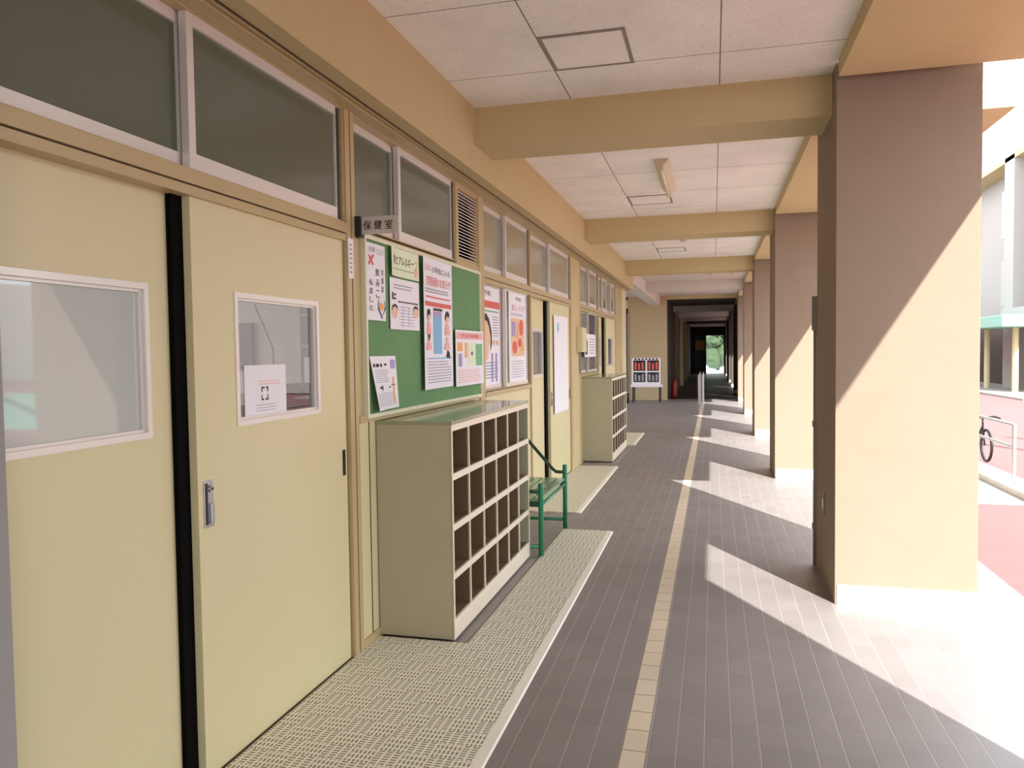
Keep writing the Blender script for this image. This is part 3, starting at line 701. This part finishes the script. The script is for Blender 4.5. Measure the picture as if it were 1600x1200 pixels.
for k in range(6): obj('seat_slat', box(B(), -1.575+k*.064, -1.575+k*.064+.05, 5.40, 6.35, .405, .425, bev=.003), SLAT, bn)
for k in range(2): obj('back_slat', box(B(), -1.592, -1.578, 5.42, 6.33, .60+k*.12, .66+k*.12, bev=.003), SLAT, bn)

# ------------------------------------------------------------------ things inside the room behind the door glass
dk = thing('desk', 'red-brown desk seen through the door window', 'desk', (-2.75, 3.9, 0))
obj('desk_top', box(B(), -3.3, -2.0, 3.2, 4.7, 1.10, 1.14, bev=.004), REDBROWN, dk)
obj('desk_cabinet', box(B(), -3.25, -2.05, 3.25, 4.65, 0, 1.10), DARKT, dk)
tag(obj('telephone', box(B(), -2.66, -2.48, 4.33, 4.58, 1.14, 1.30, bev=.03), DARKT), 'dark telephone on the desk behind the door window', 'telephone')
lk = thing('locker', 'tall dark locker against the far side of the room, seen through the door window', 'locker', (-3.65, 6.95, 0))
obj('locker_body', box(B(), -3.85, -3.05, 6.72, 7.18, 0, 2.3, bev=.005), DARKT, lk)
for z in (1.55, 1.85): obj('shelf_edge', box(B(), -3.83, -3.1, 6.70, 6.72, z, z+.03), SIGNG, lk)
tag(obj('paper_stack', box(B(), -3.78, -3.60, 6.66, 6.70, .85, 1.46), PAPER), 'white sheet on the dark locker behind the door window', 'paper')
tag(obj('wall_board', box(B(), -4.88, -4.66, 7.15, 7.195, 1.33, 1.82, bev=.004), DARKT), 'black board on the room wall at the upper left of the door window', 'board')
tag(obj('coat_stand', tube(B(), [(-4.35, 7.05, 0), (-4.35, 7.05, 1.55), (-4.55, 7.05, 2.0)], .012, 8), SIGNG), 'thin grey stand in the room behind the door window', 'stand')

# ------------------------------------------------------------------ outside
sbox('ground', COURT, 1.77, 60, -20, 80, -.3, -.03)
sbox('ground_paving', PAVE, 1.77, 2.90, 8.24, 12.5, -.2, -.012)
kb = struct(obj('trim_90', box(B(), 2.90, 3.20, 8.24, 14.0, -.05, .05), KERB))
rl = thing('ramp_railing', 'thin steel railing on the white kerb in the sunlit yard', 'railing', (3.05, 11, 0))
for y in (9.15, 9.95+.6, 12.3, 13.9): obj('post', tube(B(), [(3.05, y, .05), (3.05, y, .655)], .02, 10), RAILM, rl)
for z in (.65, .42): obj('rail', tube(B(), [(3.05, 9.15, z), (3.05, 13.9, z)], .016, 10), RAILM, rl)
# bicycle behind the railing
by = thing('bicycle', 'dark bicycle parked behind the steel railing in the yard', 'bicycle', (3.5, 11.6, 0))
def ring(c, R, r, ax):
    bm = B(); n, m_ = 28, 6; vs = []
    for i in range(n):
        a = TAU*i/n; d = Vector((0, math.cos(a), math.sin(a))) if ax == 0 else Vector((math.cos(a), 0, math.sin(a)))
        nn = Vector((1, 0, 0)) if ax == 0 else Vector((0, 1, 0))
        vs.append([bm.verts.new(Vector(c)+d*(R+r*math.cos(TAU*j/m_))+nn*r*math.sin(TAU*j/m_)) for j in range(m_)])
    for i in range(n):
        for j in range(m_): bm.faces.new((vs[i][j], vs[(i+1) % n][j], vs[(i+1) % n][(j+1) % m_], vs[i][(j+1) % m_]))
    return bm
bx0, byy = 3.38, 11.15
wh = obj('wheel', ring((bx0+.02, byy, .20), .20, .018, 0), DARKT, by, True)
wh = obj('wheel', ring((bx0+.02, byy+.75, .20), .20, .018, 0), DARKT, by, True)
bm = B()
tube(bm, [(bx0, byy, .20), (bx0, byy+.08, .46)], .012, 8); tube(bm, [(bx0, byy+.08, .44), (bx0, byy+.35, .2)], .014, 8)
tube(bm, [(bx0, byy+.35, .2), (bx0, byy+.5, .5)], .013, 8); tube(bm, [(bx0, byy+.35, .2), (bx0, byy+.75, .2)], .01, 8); tube(bm, [(bx0, byy+.75, .2), (bx0, byy+.46, .42)], .01, 8)
obj('bike_frame', bm, DARKT, by, True)
bm = B(); tube(bm, [(bx0, byy+.08, .44), (bx0, byy+.08, .54)], .012, 8)
tube(bm, [(bx0-.22, byy+.16, .54), (bx0-.12, byy+.06, .57), (bx0, byy+.06, .55), (bx0+.12, byy+.06, .57), (bx0+.22, byy+.16, .54)], .014, 8)
obj('handlebar', bm, DARKT, by, True)
obj('saddle', box(B(), bx0-.06, bx0+.06, byy+.42, byy+.64, .50, .55, bev=.02), DARKT, by)

# far school block
fb = thing('school_building', 'pale far school block with balconies across the red yard', 'building', (14, 34, 0))
obj('wall', box(B(), 10.7, 20, 27, 60, 0, 9.2), FACG, fb)
obj('parapet', box(B(), 9.9, 10.75, 24, 60, 8.0, 9.5), FACM, fb)
obj('soffit', box(B(), 9.9, 10.75, 24, 60, 7.85, 8.0), WALL, fb)
for y in (30.0, 26.6): obj('pier', box(B(), 9.9, 10.75, y, y+.9, 0, 8.0), FACM, fb)
for z0, z1 in ((5.3, 7.0), (2.9, 4.5)): obj('balcony', box(B(), 10.1, 10.75, 30.9, 31.8, z0, z1), FACM, fb)
for z in (5.6,): obj('window', box(B(), 10.66, 10.70, 36, 39, z, z+1.4), DPANE, fb)
obj('floor_band', box(B(), 9.7, 10.75, 27, 30.5, 2.45, 2.75), FACM, fb)
obj('dark_ground_floor', box(B(), 10.60, 10.70, 27, 60, 0, 2.35), DARKW, fb)

cn = thing('covered_way', 'teal-edged covered walkway roof on posts along the far school block', 'canopy', (9.6, 33, 0))
obj('canopy_roof', box(B(), 8.3, 9.68, 26, 48, 2.05, 2.40, bev=.02), TEAL, cn)
for y in (27.6, 30.2, 32.2, 36, 40): obj('post', tube(B(), [(9.2, y, .02), (9.2, y, 2.06)], .09, 10), CREAM, cn)
sl = struct(obj('trim_91', box(B(), 8.2, 10.6, 24, 60, -.05, .02), PAVE))
# blocks and steel frame reflected in the door glass
ob = tag(obj('gym_building', box(B(), 42, 50, -4, 60, -.03, 6.5), KERB), 'long pale building on the far side of the yard, outside the frame', 'building')
stf = thing('steel_gantry', 'blue grey steel frame standing in the yard, seen only in the door glass', 'steel frame', (7, 9.6, 0))
for (x, y) in ((6.6, 8.6), (7.6, 9.2)): obj('post', tube(B(), [(x, y, 0), (x, y, 4.5)], .10, 10), RAIN, stf)
for z in (.9, 1.5, 2.4): obj('crossbar', tube(B(), [(6.0, 8.3, z), (9.8, 10.4, z)], .04, 8), TEAL, stf)
obj('low_panel', box(B(), 6.0, 10.5, 10.4, 10.5, .3, .9), TEAL, stf)
